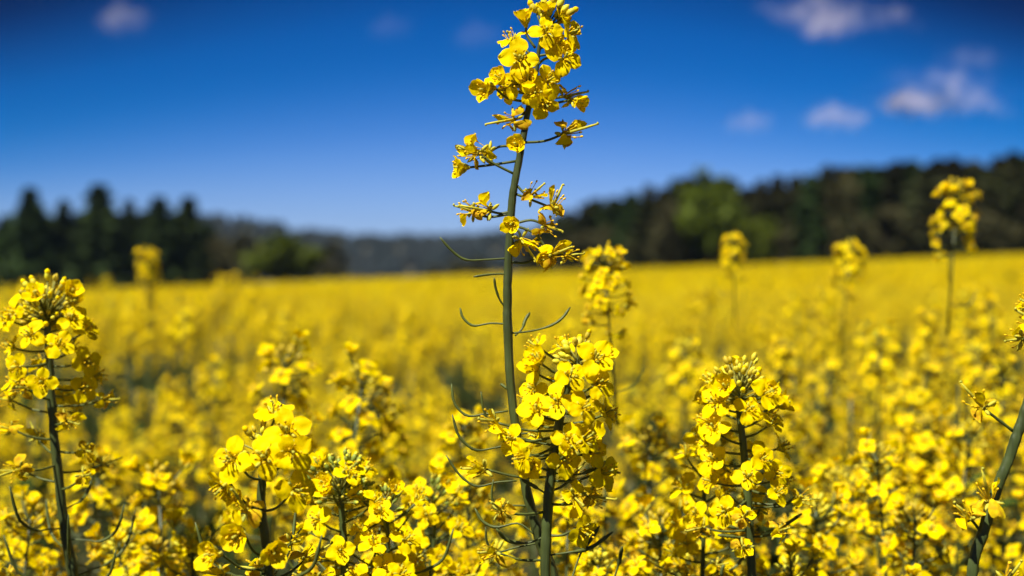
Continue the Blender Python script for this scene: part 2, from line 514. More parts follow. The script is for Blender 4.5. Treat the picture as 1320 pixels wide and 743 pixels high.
# ------------------------------------------------------------------ merged flower heads for the blurred plants
def head_mb(rng, items, lib, axis_len, low=False, with_flowers=True):
    mb = MB()
    lean = rng.uniform(-.006, .006)
    poly = [Vector((lean, 0, 0)), Vector((0, 0, -axis_len))]
    tube(mb, [poly[1], poly[0]], [1.7 * MM, 0.9 * MM], 5, 'stem')
    fl = []
    for kind, s, d, L, face in items:
        p = axis_point(poly, s)
        if kind == 'bud':
            pp = stalk_pts(p, d, L)
            if not low: tube(mb, [pp[0], pp[2]], [.5 * MM, .5 * MM], 3, 'stalk', False)
            mb.add(*ellipsoid(6.5 * MM, 1.6 * MM, 5 if not low else 4, 4 if not low else 3), 'bud', frame(face, 0, pp[-1]))
            if rng.random() < .35: mb.add(*ellipsoid(3.5 * MM, 1.5 * MM, 4, 3), 'petal', frame(face, 0, pp[-1] + face * 4.2 * MM))
        elif kind == 'pod':
            pp = spline(pod_pts(rng, p, d, L), 7); tube(mb, pp, [.7 * MM] * 3 + [1 * MM] * 3 + [.5 * MM], 4 if not low else 3, 'stalk', False)
        else:
            pp = stalk_pts(p, d, L); tube(mb, pp, [.7 * MM] * 3, 4 if not low else 3, 'stalk', False)
            m = frame(face, rng.uniform(0, 6), pp[-1], rng.uniform(.85, 1.1))
            i = rng.randrange(len(lib[kind]))
            fl.append((kind, i, m))
            if with_flowers: mb.merge(lib[kind][i], m)
    return mb, fl

rh = random.Random(5)
def plan_random(rng, big=1.0):
    return raceme_plan(rng, rng.randint(14, 26), int(rng.randint(13, 20) * big), rng.randint(4, 8), rng.randint(2, 6),
                       rng.uniform(.042, .06), rng.uniform(.03, .05), .07, rng.uniform(.85, 1.05))
HEAD_LEN = 0.17
HEADS = [head_mb(rh, plan_random(rh), FMB, HEAD_LEN)[0].mesh('flower_head') for _ in range(8)]
ROUND = [raceme_plan(rh, 26, 24, 5, 2, .042, .03, .07, 1.0, .014) for _ in range(4)]
OPEN_HEADS = []
for _ in range(5):
    mb, fl = head_mb(rh, plan_random(rh), FMB, HEAD_LEN, False, False)
    OPEN_HEADS.append((mb.mesh('flower_head'), fl))
ROUND_HEADS = []
for pl_ in ROUND:
    mb, fl = head_mb(rh, pl_, FMB, HEAD_LEN, False, False)
    ROUND_HEADS.append((mb.mesh('flower_head'), fl))
LOWHEADS = [head_mb(rh, plan_random(rh), FLOW, HEAD_LEN, True)[0] for _ in range(4)]

def branch_plan(rng, height, n, spread):
    """list of polylines ground->tip: the main stem and its side branches"""
    lean = Vector((rng.uniform(-.03, .03), rng.uniform(-.03, .03), 0))
    main = [Vector((0, 0, 0)), Vector((0, 0, height * .5)) + lean * .3, Vector((0, 0, height - HEAD_LEN * .8)) + lean]
    br = []
    for i in range(n):
        an = i * 2.39996 + rng.uniform(-.4, .4)
        t = rng.uniform(.45, .78)
        p = Vector((0, 0, height * t)) + lean * t
        out = spread * rng.uniform(.55, 1.15)
        tip = Vector((math.cos(an) * out, math.sin(an) * out, height * rng.uniform(.885, .985) - HEAD_LEN * .8))
        if tip.z < p.z + .03: p.z = tip.z - .06
        mid = p.lerp(tip, .5) + Vector((math.cos(an), math.sin(an), -.3)) * out * .18
        br.append([p, mid, tip])
    return main, br

def soft_plant_meshes(rng, height, n, spread):
    main, br = branch_plan(rng, height, n, spread)
    mb = MB()
    tube(mb, spline(main, 9), taper(9, 5.5 * MM, 2.2 * MM), 7, 'stem')
    for b in br: tube(mb, spline(b, 7), taper(7, 2.6 * MM, 1.7 * MM), 5, 'stem')
    tips = [main[-1]] + [b[-1] for b in br]
    return mb, tips
rp = random.Random(21)
PLANTS = []
for _ in range(10):
    n = rp.randint(2, 4)
    mb, tips = soft_plant_meshes(rp, 1.06, n, rp.uniform(.075, .13))
    PLANTS.append((mb.mesh('stem'), tips))

TALL = []
for _ in range(3):
    mb, tips = soft_plant_meshes(rp, 1.06, 4, .09)
    # side shoots stay well below the leading head
    main, br = branch_plan(rp, .92, 4, .08)
    mb = MB(); lead = [Vector((0, 0, 0)), Vector((.004, 0, .5)), Vector((0, .004, 1.06 - HEAD_LEN * .8))]
    tube(mb, spline(lead, 12), taper(12, 5 * MM, 2.2 * MM), 7, 'stem')
    for b in br: tube(mb, spline(b, 7), taper(7, 2.6 * MM, 1.7 * MM), 5, 'stem')
    TALL.append((mb.mesh('stem'), [lead[-1]] + [b[-1] for b in br]))

def soft_plant(rng, top, label, group, variant=None, heads=None, open_flowers=False, spread=1.0, main_big=1.0, round_head=False):
    """a plant whose tallest tip stands at 'top'"""
    stem_me, tips = variant or rng.choice(PLANTS)
    gz = ground_z(top.x, top.y)
    rot = rng.uniform(0, 6.28)
    hz = (top.z - gz) / 1.06
    rm = Matrix.Rotation(rot, 4, 'Z') @ Matrix.Diagonal((spread, spread, hz, 1))
    off = rm @ tips[0]
    plant = empty('rapeseed_plant', (top.x - off.x, top.y - off.y, gz))
    tag(plant, label, 'plant', group)
    obj('stem', stem_me, plant, rm)
    for i, t in enumerate(tips):
        tl = rm @ t
        m = Matrix.Translation(Vector((tl.x, tl.y, top.z - gz + (.012 if round_head else 0))) if i == 0 else tl + Vector((0, 0, HEAD_LEN * .8))) @ Matrix.Rotation(rng.uniform(-.14, .14), 4, 'X') @ Matrix.Rotation(rng.uniform(-.14, .14), 4, 'Y') @ Matrix.Rotation(rng.uniform(0, 6.28), 4, 'Z') @ Matrix.Scale(rng.uniform(.8, 1.08) * (main_big if i == 0 else 1), 4)
        if open_flowers:
            me, fl = rng.choice(ROUND_HEADS if round_head and i == 0 else OPEN_HEADS)
            h = obj('flower_head', me, plant, m)
            for kind, k, fm in fl: obj('flower', FMESH[kind][k], h, fm)
        else:
            obj('flower_head', rng.choice(heads or HEADS), plant, m)
    for i in range(7):
        z = hz * rng.uniform(.5, .84)
        obj('leaf', rng.choice(LEAVES), plant, Matrix.Translation((0, 0, z)) @ Matrix.Rotation(rng.uniform(0, 6.28), 4, 'Z') @ Matrix.Scale(rng.uniform(.65, 1.1), 4))
    return plant

# ================================================================== the setting
def grid_sheet(xs, ys, fn, key):
    mb = MB(); v = [(x, y, fn(x, y)) for y in ys for x in xs]; n = len(xs)
    f = [(j * n + i, j * n + i + 1, (j + 1) * n + i + 1, (j + 1) * n + i) for j in range(len(ys) - 1) for i in range(n - 1)]
    mb.add(v, f, key); return mb
xs = [-3000, -1500, -700, -400, -250, -160, -120, -80, -50, -30, -18, -10, -5, -2, 0, 2, 5, 10, 18, 30, 50, 80, 120, 160, 250, 400, 700, 1500, 3000]
ys = [-400, -100, -30, -10, -3, 0, 3, 6, 10, 15, 20, 25, 30, 45, 70, 100, 150, 220, 300, 420, 600, 900, 1500, 2600, 4500]
g = obj('ground', grid_sheet(xs, ys, ground_z, 'soil').mesh('ground'))
g['kind'] = 'structure'

def hill_top(x):
    return 39 + 9 * math.exp(-((x + 235) / 70) ** 2) - 4 * math.exp(-((x + 120) / 60) ** 2) + 3 * math.sin(x / 60.0) - 0.018 * max(0, x + 60) + 1.5 * math.sin(x / 23.0)
def hill_z(x, y):
    t = min(1, max(0, (y - 800) / 420)); t = t * t * (3 - 2 * t)
    base = ground_z(x, y) - 1.0
    return base + (H + hill_top(x) - 9 - base) * t
hx = [-900 + 25 * i for i in range(73)]
hy = [760, 800, 850, 900, 950, 1000, 1050, 1100, 1150, 1220, 1400, 1800]
hobj = obj('hill', grid_sheet(hx, hy, hill_z, 'meadow').mesh('hill'))
hobj['kind'] = 'structure'
rf = random.Random(8)
mb = MB()
for i in range(2600):
    x = rf.uniform(-420, 380); y = 830 + 400 * rf.random() ** .8
    h = rf.uniform(6, 11); r = h * rf.uniform(.25, .4); z0 = hill_z(x, y) - .5
    if rf.random() < .5:
        tube(mb, [(x, y, z0), (x, y, z0 + h * .25), (x, y, z0 + h * .6), (x, y, z0 + h)], [r * .9, r, r * .55, .15], 6, 'forest')
    else:
        tube(mb, [(x, y, z0), (x, y, z0 + h * .3), (x + .5, y, z0 + h * .7), (x, y, z0 + h * .92)], [r * .5, r * 1.2, r * 1.25, r * .5], 6, 'forest')
fo = obj('hillside_forest', mb.mesh('hillside_forest'))
fo['kind'] = 'stuff'
tag(fo, 'dark blue-green forest covering the distant hill', 'forest')

# ------------------------------------------------------------------ trees
def quad(mb, c, a, b, key):
    mb.add([c - a - b, c + a - b, c + a + b, c - a + b], [(0, 1, 2, 3)], key)
def leafq(mb, rng, c, s, key, flat=1.0):
    a = Vector((rng.gauss(0, 1), rng.gauss(0, 1), rng.gauss(0, flat))).normalized()
    b = a.cross(Vector((rng.gauss(0, 1), rng.gauss(0, 1), rng.gauss(0, 1)))).normalized()
    quad(mb, c, a * s, b * s * rng.uniform(.4, .8), key)

def conifer_meshes(rng, h, r, key, start=.06, irregular=.25):
    t = MB(); tube(t, [(0, 0, -.3), (0, 0, h * .5), (0, 0, h)], [h * .014, h * .009, .03], 7, 'bark')
    c = MB(); n = int(h * 2.2)
    for i in range(n):
        u = start + (1 - start) * i / n
        z = h * u
        rr = r * (1 - u) ** .62 * rng.uniform(1 - irregular, 1 + irregular) + .12
        for k in range(9):
            an = rng.uniform(0, 6.28); L = rr * rng.uniform(.65, 1.12)
            d = Vector((math.cos(an), math.sin(an), -.18))
            m = max(3, int(L * 3.2))
            for q in range(m):
                f = (q + .6) / m
                p = Vector((0, 0, z)) + d * L * f + Vector((rng.gauss(0, .12), rng.gauss(0, .12), rng.gauss(0, .16) + f * f * .25 * L * .4))
                leafq(c, rng, p, .62 * (1.15 - .5 * f) + .16, key, .4)
    return t.mesh('trunk', True), c.mesh('crown', False)

def broad_meshes(rng, h, r, key, dense=1.0, trunk_frac=.22, lean=0):
    t = MB(); limbs = []
    tube(t, [(0, 0, -.3), (0, 0, h * trunk_frac), (.2, 0, h * .6)], [h * .022, h * .017, h * .008], 7, 'bark')
    c = MB(); nb = int(46 * dense)
    for i in range(nb):
        while True:
            q = Vector((rng.uniform(-1, 1), rng.uniform(-1, 1), rng.uniform(-1, 1)))
            if .25 < q.length < 1: break
        cp = Vector((q.x * r, q.y * r, h * (trunk_frac * .8 + (1 - trunk_frac * .8) * .5) + q.z * h * (1 - trunk_frac * .8) * .5))
        cp.x *= 1 - .35 * max(0, q.z); cp.y *= 1 - .35 * max(0, q.z)
        if i % 4 == 0:
            s = Vector((0, 0, h * rng.uniform(trunk_frac, .5)))
            tube(t, [s, s.lerp(cp, .6) + Vector((0, 0, .3)), cp], [h * .007, h * .004, h * .002], 4, 'bark')
        cr_ = r * rng.uniform(.2, .34)
        for k in range(int(38 * dense)):
            p = cp + Vector((rng.gauss(0, .5), rng.gauss(0, .5), rng.gauss(0, .42))) * cr_
            leafq(c, rng, p, rng.uniform(.32, .6), key)
    return t.mesh('trunk', True), c.mesh('crown', False)

rt = random.Random(33)
SPRUCE = [conifer_meshes(rt, 18, rt.uniform(3.8, 4.6), 'needle') for _ in range(3)]
PINE = [conifer_meshes(rt, 18, rt.uniform(3.6, 4.4), 'pine', .18, .45) for _ in range(3)]
BROAD = [broad_meshes(rt, 12, 5.0, 'spring') for _ in range(2)]
TWIG = [broad_meshes(rt, 12, 4.2, 'brown', .8) for _ in range(2)]

def tree(kind, meshes, px, py_top, d, label, cat='tree', group=None, base_h=18.0, wide=1.0, dark=None):
    top = P(px, py_top, d)
    gz = ground_z(top.x, top.y)
    s = (top.z - gz) / base_h
    o = empty(kind, (top.x, top.y, gz)); tag(o, label, cat, group)
    rz = rt.uniform(0, 6.28)
    m = Matrix.Rotation(rz, 4, 'Z') @ Matrix.Diagonal((s * wide, s * wide, s, 1))
    tr, cr_ = rt.choice(meshes)
    obj('trunk', tr, o, m); obj('crown', cr_, o, m)
    return o

GL = 'conifers at the left edge of the field'
for px, py, d, w, lab in [
    (38, 245, 285, 1.35, 'broad nearly black spruce, the first pointed top from the left edge of the photo'),
    (82, 260, 292, 1.2, 'dark spruce between the broad black spruce and the tallest green spruce'),
    (128, 238, 284, 1.4, 'tallest and greenest spruce of the left conifer clump, pointed top'),
    (166, 260, 300, 1.05, 'slim spruce set back just right of the tallest green spruce'),
    (205, 254, 286, 1.3, 'blackish spruce, second pointed top from the right end of the left clump'),
    (243, 255, 290, 1.35, 'dark brownish spruce at the right end of the left conifer clump'),
    (6, 278, 288, 1.1, 'dark conifer cut by the left edge of the photo')]:
    tree('spruce_tree', SPRUCE, px, py, d, lab, group=GL, wide=w)
for px, py, d in [(60, 278, 310), (104, 274, 312), (148, 274, 315), (186, 274, 315), (225, 275, 312), (268, 288, 315), (20, 284, 320), (-25, 258, 300), (-60, 268, 310)]:
    tree('spruce_tree', SPRUCE, px, py, d, 'dark spruce filling the gaps behind the front row of the left clump', group='conifers behind the left clump', wide=1.5)
tree('broadleaf_tree', BROAD, 366, 304, 270, 'round fresh green tree right of the dark left conifers', base_h=12, wide=1.7)
tree('bare_tree', TWIG, 316, 300, 295, 'brownish budding tree between the left conifers and the round green tree', base_h=12, wide=1.1)
tree('bare_tree', TWIG, 282, 304, 300, 'brownish budding tree touching the right end of the left conifers', base_h=12, wide=1.0)
tree('bare_tree', TWIG, 428, 312, 290, 'brown budding tree just right of the round green tree', base_h=12, wide=1.05)
tree('bare_tree', TWIG, 398, 318, 300, 'low brownish tree half behind the round green tree', base_h=12, wide=1.0)
for px, py in ((590, 336), (618, 334), (560, 342)):
    tree('bare_tree', TWIG, px, py, 330, 'low pale brown tree at the field edge left of the tall flower stem', group='low brown trees at the field edge', base_h=12, wide=1.7)

# the forest on the right: outline read along its top
OUT = [(700, 284), (720, 274), (760, 257), (800, 248), (830, 241), (870, 234), (905, 230), (940, 234), (985, 236), (1010, 229), (1050, 223), (1090, 211), (1130, 216), (1160, 206), (1200, 209), (1240, 209), (1280, 206), (1320, 198), (1400, 192), (1500, 190)]
def outline(x):
    for (a, b), (c, e) in zip(OUT, OUT[1:]):
        if a <= x <= c: return b + (e - b) * (x - a) / (c - a)
    return OUT[0][1] if x < OUT[0][0] else OUT[-1][1]
x = 702
fi = 0
while x < 1480:
    d = 300 - (x - 700) * .10 + rt.uniform(-6, 6)
    kindm = PINE if rt.random() < .6 else SPRUCE
    tree('pine_tree' if kindm is PINE else 'spruce_tree', kindm, x, outline(x) + rt.uniform(-3, 9), d, 'dark pine in the front row of the blurred forest on the right' if kindm is PINE else 'dark spruce in the front row of the blurred forest on the right', group='front trees of the right forest', wide=rt.uniform(1.15, 1.5))
    x += rt.uniform(15, 24)
x = 695
while x < 1480:
    d = 318 - (x - 700) * .10 + rt.uniform(-5, 10)
    tree('pine_tree', PINE, x, outline(x) + rt.uniform(2, 18), d, 'dark pine standing behind the front row of the right forest', group='back trees of the right forest', wide=1.6)
    x += rt.uniform(20, 28)
x = 690
while x < 1480:
    d = 296 - (x - 700) * .10 + rt.uniform(-4, 4)
    tree('bare_tree', TWIG, x, outline(x) + (340 - outline(x)) * rt.uniform(.45, .65), d, 'low brownish budding tree under the pines along the right forest edge', group='low trees under the right forest', base_h=12, wide=1.4)
    x += rt.uniform(26, 40)
tree('broadleaf_tree', BROAD, 915, 226, 268, 'tall fresh green tree, widest pale crown in the right forest', base_h=12, wide=.82)
tree('broadleaf_tree', BROAD, 978, 282, 262, 'smaller green tree at the foot of the tall fresh green tree in the right forest', base_h=12, wide=1.1)
tree('bare_tree', TWIG, 862, 262, 270, 'dull brown-green tree left of the tall fresh green tree in the right forest', base_h=12, wide=.8)
tree('bare_tree', TWIG, 1092, 222, 255, 'reddish brown tall tree amid the dark pines of the right forest', base_h=12, wide=.55)

# ------------------------------------------------------------------ haze
hz = bpy.data.meshes.new('haze')
x0, x1, y0, y1, z0, z1 = -3200, 3200, -500, 4700, -40, 95
hz.from_pydata([(x0, y0, z0), (x1, y0, z0), (x1, y1, z0), (x0, y1, z0), (x0, y0, z1), (x1, y0, z1), (x1, y1, z1), (x0, y1, z1)], [],
               [(0, 3, 2, 1), (4, 5, 6, 7), (0, 1, 5, 4), (1, 2, 6, 5), (2, 3, 7, 6), (3, 0, 4, 7)])
mh = bpy.data.materials.new('haze'); mh.use_nodes = True
n = mh.node_tree.nodes; n.clear()
o_ = n.new('ShaderNodeOutputMaterial'); pv = n.new('ShaderNodeVolumePrincipled')
pv.inputs['Color'].default_value = (0.45, 0.66, 1, 1); pv.inputs['Density'].default_value = 0.000035
pv.inputs['Anisotropy'].default_value = 0.1
mh.node_tree.links.new(pv.outputs[0], o_.inputs['Volume'])
hz.materials.append(mh)
USE_HAZE = True
if USE_HAZE:
    ho = obj('haze', hz); ho['kind'] = 'stuff'

# ------------------------------------------------------------------ clouds: loose vapour far beyond the hill
def cloud(px, py, d, blobs, dens, label, seed):
    """blobs: (dx, dy, rx, rz) in photo pixels at distance d"""
    r = random.Random(seed); k = d / FPX
    c = P(px, py, d)
    bm_ = MB()
    import bmesh
    bm = bmesh.new()
    for dx, dy, rx, ry, *_ in blobs:
        m = Matrix.Translation((dx * k, 0, -dy * k)) @ Matrix.Diagonal((rx * 1.3 * k, (rx + ry) * .65 * k, ry * 1.4 * k, 1))
        bmesh.ops.create_icosphere(bm, subdivisions=3, radius=1.0, matrix=m)
    me = bpy.data.meshes.new('cloud')
    bm.to_mesh(me); bm.free()
    o = obj('cloud', me); o.location = c
    tag(o, label, 'cloud', 'small clouds in the blue sky')
    m = bpy.data.materials.new('cloud vapour'); m.use_nodes = True
    n, l = m.node_tree.nodes, m.node_tree.links; n.clear()
    out = n.new('ShaderNodeOutputMaterial'); pv = n.new('ShaderNodeVolumePrincipled')
    pv.inputs['Color'].default_value = (0.99, 0.88, 0.92, 1)
    tcn = n.new('ShaderNodeTexCoord')
    nz = n.new('ShaderNodeTexNoise'); nz.inputs['Scale'].default_value = 1.0 / (26 * k); nz.inputs['Detail'].default_value = 3
    l.new(tcn.outputs['Object'], nz.inputs['Vector'])
    mr = n.new('ShaderNodeMapRange'); mr.inputs[1].default_value = .30; mr.inputs[2].default_value = .75; mr.inputs[3].default_value = 0.02; mr.inputs[4].default_value = 1
    l.new(nz.outputs[0], mr.inputs[0])
    # vapour thins out from the middle of every puff
    wz = n.new('ShaderNodeTexNoise'); wz.inputs['Scale'].default_value = 1.0 / (34 * k); wz.inputs['Detail'].default_value = 4
    l.new(tcn.outputs['Object'], wz.inputs['Vector'])
    ws = n.new('ShaderNodeVectorMath'); ws.operation = 'SUBTRACT'; l.new(wz.outputs['Color'], ws.inputs[0]); ws.inputs[1].default_value = (.5, .5, .5)
    wm = n.new('ShaderNodeVectorMath'); wm.operation = 'MULTIPLY'; l.new(ws.outputs[0], wm.inputs[0]); wm.inputs[1].default_value = (120 * k, 60 * k, 46 * k)
    wa = n.new('ShaderNodeVectorMath'); wa.operation = 'ADD'; l.new(wm.outputs[0], wa.inputs[0]); l.new(tcn.outputs['Object'], wa.inputs[1])
    total = None
    for dx, dy, rx, ry, *wt in blobs:
        mp = n.new('ShaderNodeMapping'); mp.vector_type = 'TEXTURE'
        mp.inputs[1].default_value = (dx * k, 0, -dy * k); mp.inputs[3].default_value = (rx * k, (rx + ry) * .5 * k, ry * k)
        l.new(wa.outputs[0], mp.inputs[0])
        ln = n.new('ShaderNodeVectorMath'); ln.operation = 'LENGTH'; l.new(mp.outputs[0], ln.inputs[0])
        f = n.new('ShaderNodeMapRange'); f.interpolation_type = 'SMOOTHSTEP'
        f.inputs[1].default_value = 0.95; f.inputs[2].default_value = -0.1; f.inputs[3].default_value = 0; f.inputs[4].default_value = wt[0] if wt else 1
        l.new(ln.outputs['Value'], f.inputs[0])
        if total is None: total = f.outputs[0]
        else:
            mx = n.new('ShaderNodeMath'); mx.operation = 'MAXIMUM'; l.new(total, mx.inputs[0]); l.new(f.outputs[0], mx.inputs[1]); total = mx.outputs[0]
    pw = n.new('ShaderNodeMath'); pw.operation = 'POWER'; l.new(total, pw.inputs[0]); pw.inputs[1].default_value = 1.35; total = pw.outputs[0]
    a = n.new('ShaderNodeMath'); a.operation = 'MULTIPLY'; l.new(total, a.inputs[0]); l.new(mr.outputs[0], a.inputs[1])
    b = n.new('ShaderNodeMath'); b.operation = 'MULTIPLY'; l.new(a.outputs[0], b.inputs[0]); b.inputs[1].default_value = 3.2 * dens / (40 * k)
    l.new(b.outputs[0], pv.inputs['Density'])
    l.new(pv.outputs[0], out.inputs['Volume'])
    me.materials.append(m)
    return o
CD = 5200
cloud(1184, 126, CD, [(-22, 3, 52, 24, 1.0), (12, 8, 56, 20, .9), (48, 2, 66, 30, .5), (35, -20, 70, 30, .35), (85, 12, 50, 16, .35), (62, -50, 62, 26, .2), (25, -6, 120, 50, .18)], 1.15, 'largest and whitest of the small clouds, low at the upper right', 1)
cloud(1080, 148, CD, [(-8, 0, 46, 20, 1), (20, 5, 42, 15, .8), (0, 0, 80, 28, .2)], 0.65, 'faint flat cloud just left of the largest white cloud', 2)
cloud(970, 156, CD, [(0, 0, 40, 19)], 0.4, 'tiny faint cloud nearest the forest top, left of the flat cloud', 3)
cloud(1060, 18, CD, [(-40, -4, 44, 18, .7), (-8, -10, 52, 26, .8), (12, 10, 42, 30, 1), (50, 6, 60, 22, .4), (98, 2, 40, 20, .5), (15, 0, 110, 36, .2)], 0.65, 'greyish pink cloud at the top edge right of the flower stem', 4)
cloud(160, 20, CD, [(0, 0, 48, 28), (-10, -4, 30, 20)], 0.24, 'small dusky cloud at the top left corner of the sky', 5)
cloud(505, 32, CD, [(0, 0, 36, 22)], 0.09, 'faintest wisp of cloud between the dusky corner cloud and the flower stem', 6)
cloud(618, 42, CD, [(0, 0, 42, 26)], 0.09, 'faint wisp of cloud touching the left of the tall flower head', 7)

# ================================================================== the sharp plants
CAMDIR = Vector((0, -1, 0))
def px_poly(pts, d):
    return [P(*(p if len(p) == 3 else (p[0], p[1], d))) for p in pts]

# ---- the tall hero plant
r1 = random.Random(101)
D0 = FOCUS
hp = [(698, 42), (691, 92), (681, 140), (672, 190), (663, 238), (658, 290), (655, 350), (654, 400), (656, 460), (661, 520), (669, 580), (681, 640), (697, 700), (713, 750)]
hpoly = px_poly(hp, D0)
foot = Vector((hpoly[-1].x + .05, hpoly[-1].y + .05, ground_z(.08, D0)))
hero = empty('rapeseed_plant', foot)
tag(hero, 'tallest rapeseed plant in sharp focus, sparse flowers on a thick stem against the sky', 'plant', 'sharp rapeseed plants in front')
inv = Matrix.Translation(-foot)
def L(p): return p - foot
pts = [L(p) for p in hpoly] + roots(L(hpoly[-1]), Vector((0, 0, 0)))
stem_obj(hero, pts, [.9 * MM, 1.3 * MM, 1.6 * MM, 1.85 * MM, 2.0 * MM, 2.15 * MM, 2.3 * MM, 2.4 * MM, 2.4 * MM, 2.3 * MM, 2.3 * MM, 2.6 * MM, 3.0 * MM, 3.4 * MM, 3.6 * MM, 4 * MM, 5 * MM, 5.5 * MM, 6 * MM], 120, 14)
# flower pixel, depth offset (mm, + is away), facing (right, up, towards camera), style, scale, stalk start pixel, optional stalk mid pixel
HF = [
 (677, 30, 2, (-.25, 1, .15), 'half', 1.0, (690, 62), (679, 46)),
 (704, 42, -8, (.05, .25, 1), 'open', 1.0, (696, 60), None),
 (733, 44, 0, (.75, .35, .55), 'open', 1.1, (697, 62), (712, 58)),
 (660, 53, 4, (-.45, .9, .2), 'open', .95, (690, 78), (675, 62)),
 (671, 78, -10, (-.1, .2, 1), 'open', 1.12, (688, 94), None),
 (727, 76, -4, (.2, .25, .95), 'open', 1.12, (692, 85), (705, 75)),
 (666, 108, -4, (-.35, .1, .9), 'open', 1.0, (686, 112), None),
 (634, 114, 0, (-.9, -.15, .55), 'half', 1.15, (683, 132), (655, 127)),
 (655, 116, 6, (-.7, -.2, .6), 'open', .95, (684, 120), None),
 (706, 105, -6, (.4, .2, .8), 'open', 1.0, (688, 108), None),
 (701, 133, -10, (.3, -.4, .85), 'open', 1.0, (684, 122), None),
 (690, 120, -12, (0, -.1, 1), 'open', .9, (686, 118), None),
 (681, 104, -8, (-.1, .3, 1), 'half', 1.0, (688, 108), None),
 (718, 60, -2, (.4, .4, .8), 'open', .95, (695, 72), None),
 (646, 104, 2, (-.5, .4, .7), 'half', .95, (685, 122), (664, 116)),
 (733, 124, 4, (.9, .2, .1), 'old', 1.15, (683, 136), (708, 128)),
 (741, 130, 0, (.7, -.3, .5), 'half', .9, (681, 139), (712, 134)),
 (659, 155, 0, (-.85, -.2, .45), 'old', 1.15, (677, 144), None),
 (730, 172, 0, (.9, .25, .3), 'old', 1.3, (673, 184), (702, 182)),
 (666, 188, -9, (-.15, .15, 1), 'half', .95, (672, 186), None),
 (626, 196, 0, (-.95, .1, .3), 'old', 1.15, (666, 189), (645, 189)),
 (612, 197, -3, (-.9, .3, .5), 'old', 1.2, (662, 224), (640, 213)),
 (600, 216, 0, (-1, .0, .3), 'half', 1.05, (665, 208), (632, 213)),
 (687, 250, -3, (.6, .5, .6), 'old', 1.05, (667, 240), None),
 (714, 264, 0, (.45, .9, .2), 'old', 1.2, (664, 250), (688, 259)),
 (628, 272, 0, (-.95, .15, .4), 'old', 1.2, (658, 273), None),
 (606, 272, 2, (-.9, .3, .3), 'old', 1.1, (657, 276), (630, 280)),
 (660, 289, -8, (-.2, -.1, 1), 'half', .85, (658, 286), None),
 (706, 292, -3, (.7, -.3, .5), 'old', 1.05, (659, 290), (684, 284)),
 (674, 312, 0, (.5, -.75, .4), 'old', 1.15, (658, 298), (668, 298)),
 (714, 328, -3, (.8, .3, .4), 'old', 1.15, (661, 290), (690, 302)),
 (733, 330, 0, (.95, .15, .2), 'old', 1.0, (692, 308), (712, 326)),
 (694, 334, -3, (.6, -.1, .7), 'half', .8, (657, 338), (676, 339)),
]
for px, py, dz, fc, st, sc, sp, mid in HF:
    e = P(px, py, D0 + dz * MM) - foot
    s_ = P(sp[0], sp[1], D0) - foot
    face = Vector((fc[0], -fc[2], fc[1])).normalized()
    e = e - face * 2 * MM
    pp = [s_, (P(mid[0], mid[1], D0 + dz * .5 * MM) - foot) if mid else s_.lerp(e, .5) + Vector((0, 0, -1.0 * MM)), e]
    stalk_obj(hero, pp, .7 * MM, .62 * MM)
    put_flower(hero, r1, e, face, st, sc * (.96 if py < 150 else .92))
for px, py, ax in [(703, 8, (-.2, 1, .1)), (712, 4, (.25, 1, .1)), (697, 18, (-.3, .9, .3)), (722, 14, (.7, .7, .1)), (729, 16, (.9, .5, .2)), (716, 22, (.3, .8, .5)), (708, 18, (0, 1, .4)), (726, 24, (.8, .3, .5)), (701, 24, (-.2, .6, .8)), (712, 12, (.1, 1, .3)), (692, 14, (-.5, .8, .1)), (719, 8, (.4, .9, .0))]:
    e = P(px, py + 4, D0 + r1.uniform(-4, 4) * MM) - foot
    s_ = P(699, 44, D0) - foot
    a = Vector((ax[0], -ax[2], ax[1])).normalized()
    stalk_obj(hero, [s_, s_.lerp(e, .5) + a * -1 * MM, e], .5 * MM, .45 * MM, n=5)
    obj('bud', BUD2 if r1.random() < .6 else BUD, hero, frame(a, 0, e, r1.uniform(1.1, 1.4)))
put_flower(hero, r1, P(706, 22, D0 - .004) - foot, Vector((-.1, -.3, 1)), 'half', .85)
put_flower(hero, r1, P(720, 30, D0 + .002) - foot, Vector((.5, -.5, .8)), 'half', .85)
HPODS = [
 [(656, 333), (625, 335), (600, 335), (582, 323), (567, 306)], [(652, 353), (630, 354), (610, 357)], [(655, 400), (645, 388), (639, 372), (637, 358)],
 [(654, 418), (632, 417), (610, 420), (597, 410), (593, 397)], [(657, 430), (685, 427), (710, 420), (725, 410), (735, 396)], [(664, 433), (673, 424), (677, 413), (683, 403)],
 [(655, 530), (625, 534), (602, 536), (586, 520), (582, 495)], [(664, 552), (645, 553), (633, 550), (624, 530), (620, 505)], [(662, 572), (635, 578), (612, 580), (592, 563), (583, 535)],
 [(666, 620), (640, 622), (614, 627), (592, 612), (575, 587)], [(684, 652), (660, 652), (641, 652), (634, 640), (636, 618)], [(694, 700), (665, 706), (640, 712), (628, 700), (626, 680)],
 [(668, 560), (690, 556), (704, 540), (710, 520)], [(672, 590), (700, 592), (722, 580), (735, 562)], [(660, 508), (652, 500), (645, 495)],
 [(690, 690), (668, 675), (640, 680), (622, 672), (612, 655)],
]
for pl in HPODS:
    dz = r1.uniform(-8, 8) * MM; n_ = len(pl)
    pod_obj(hero, [P(a, b, D0 + dz * i / n_) - foot for i, (a, b) in enumerate(pl)], r1.uniform(.62, .85) * MM)

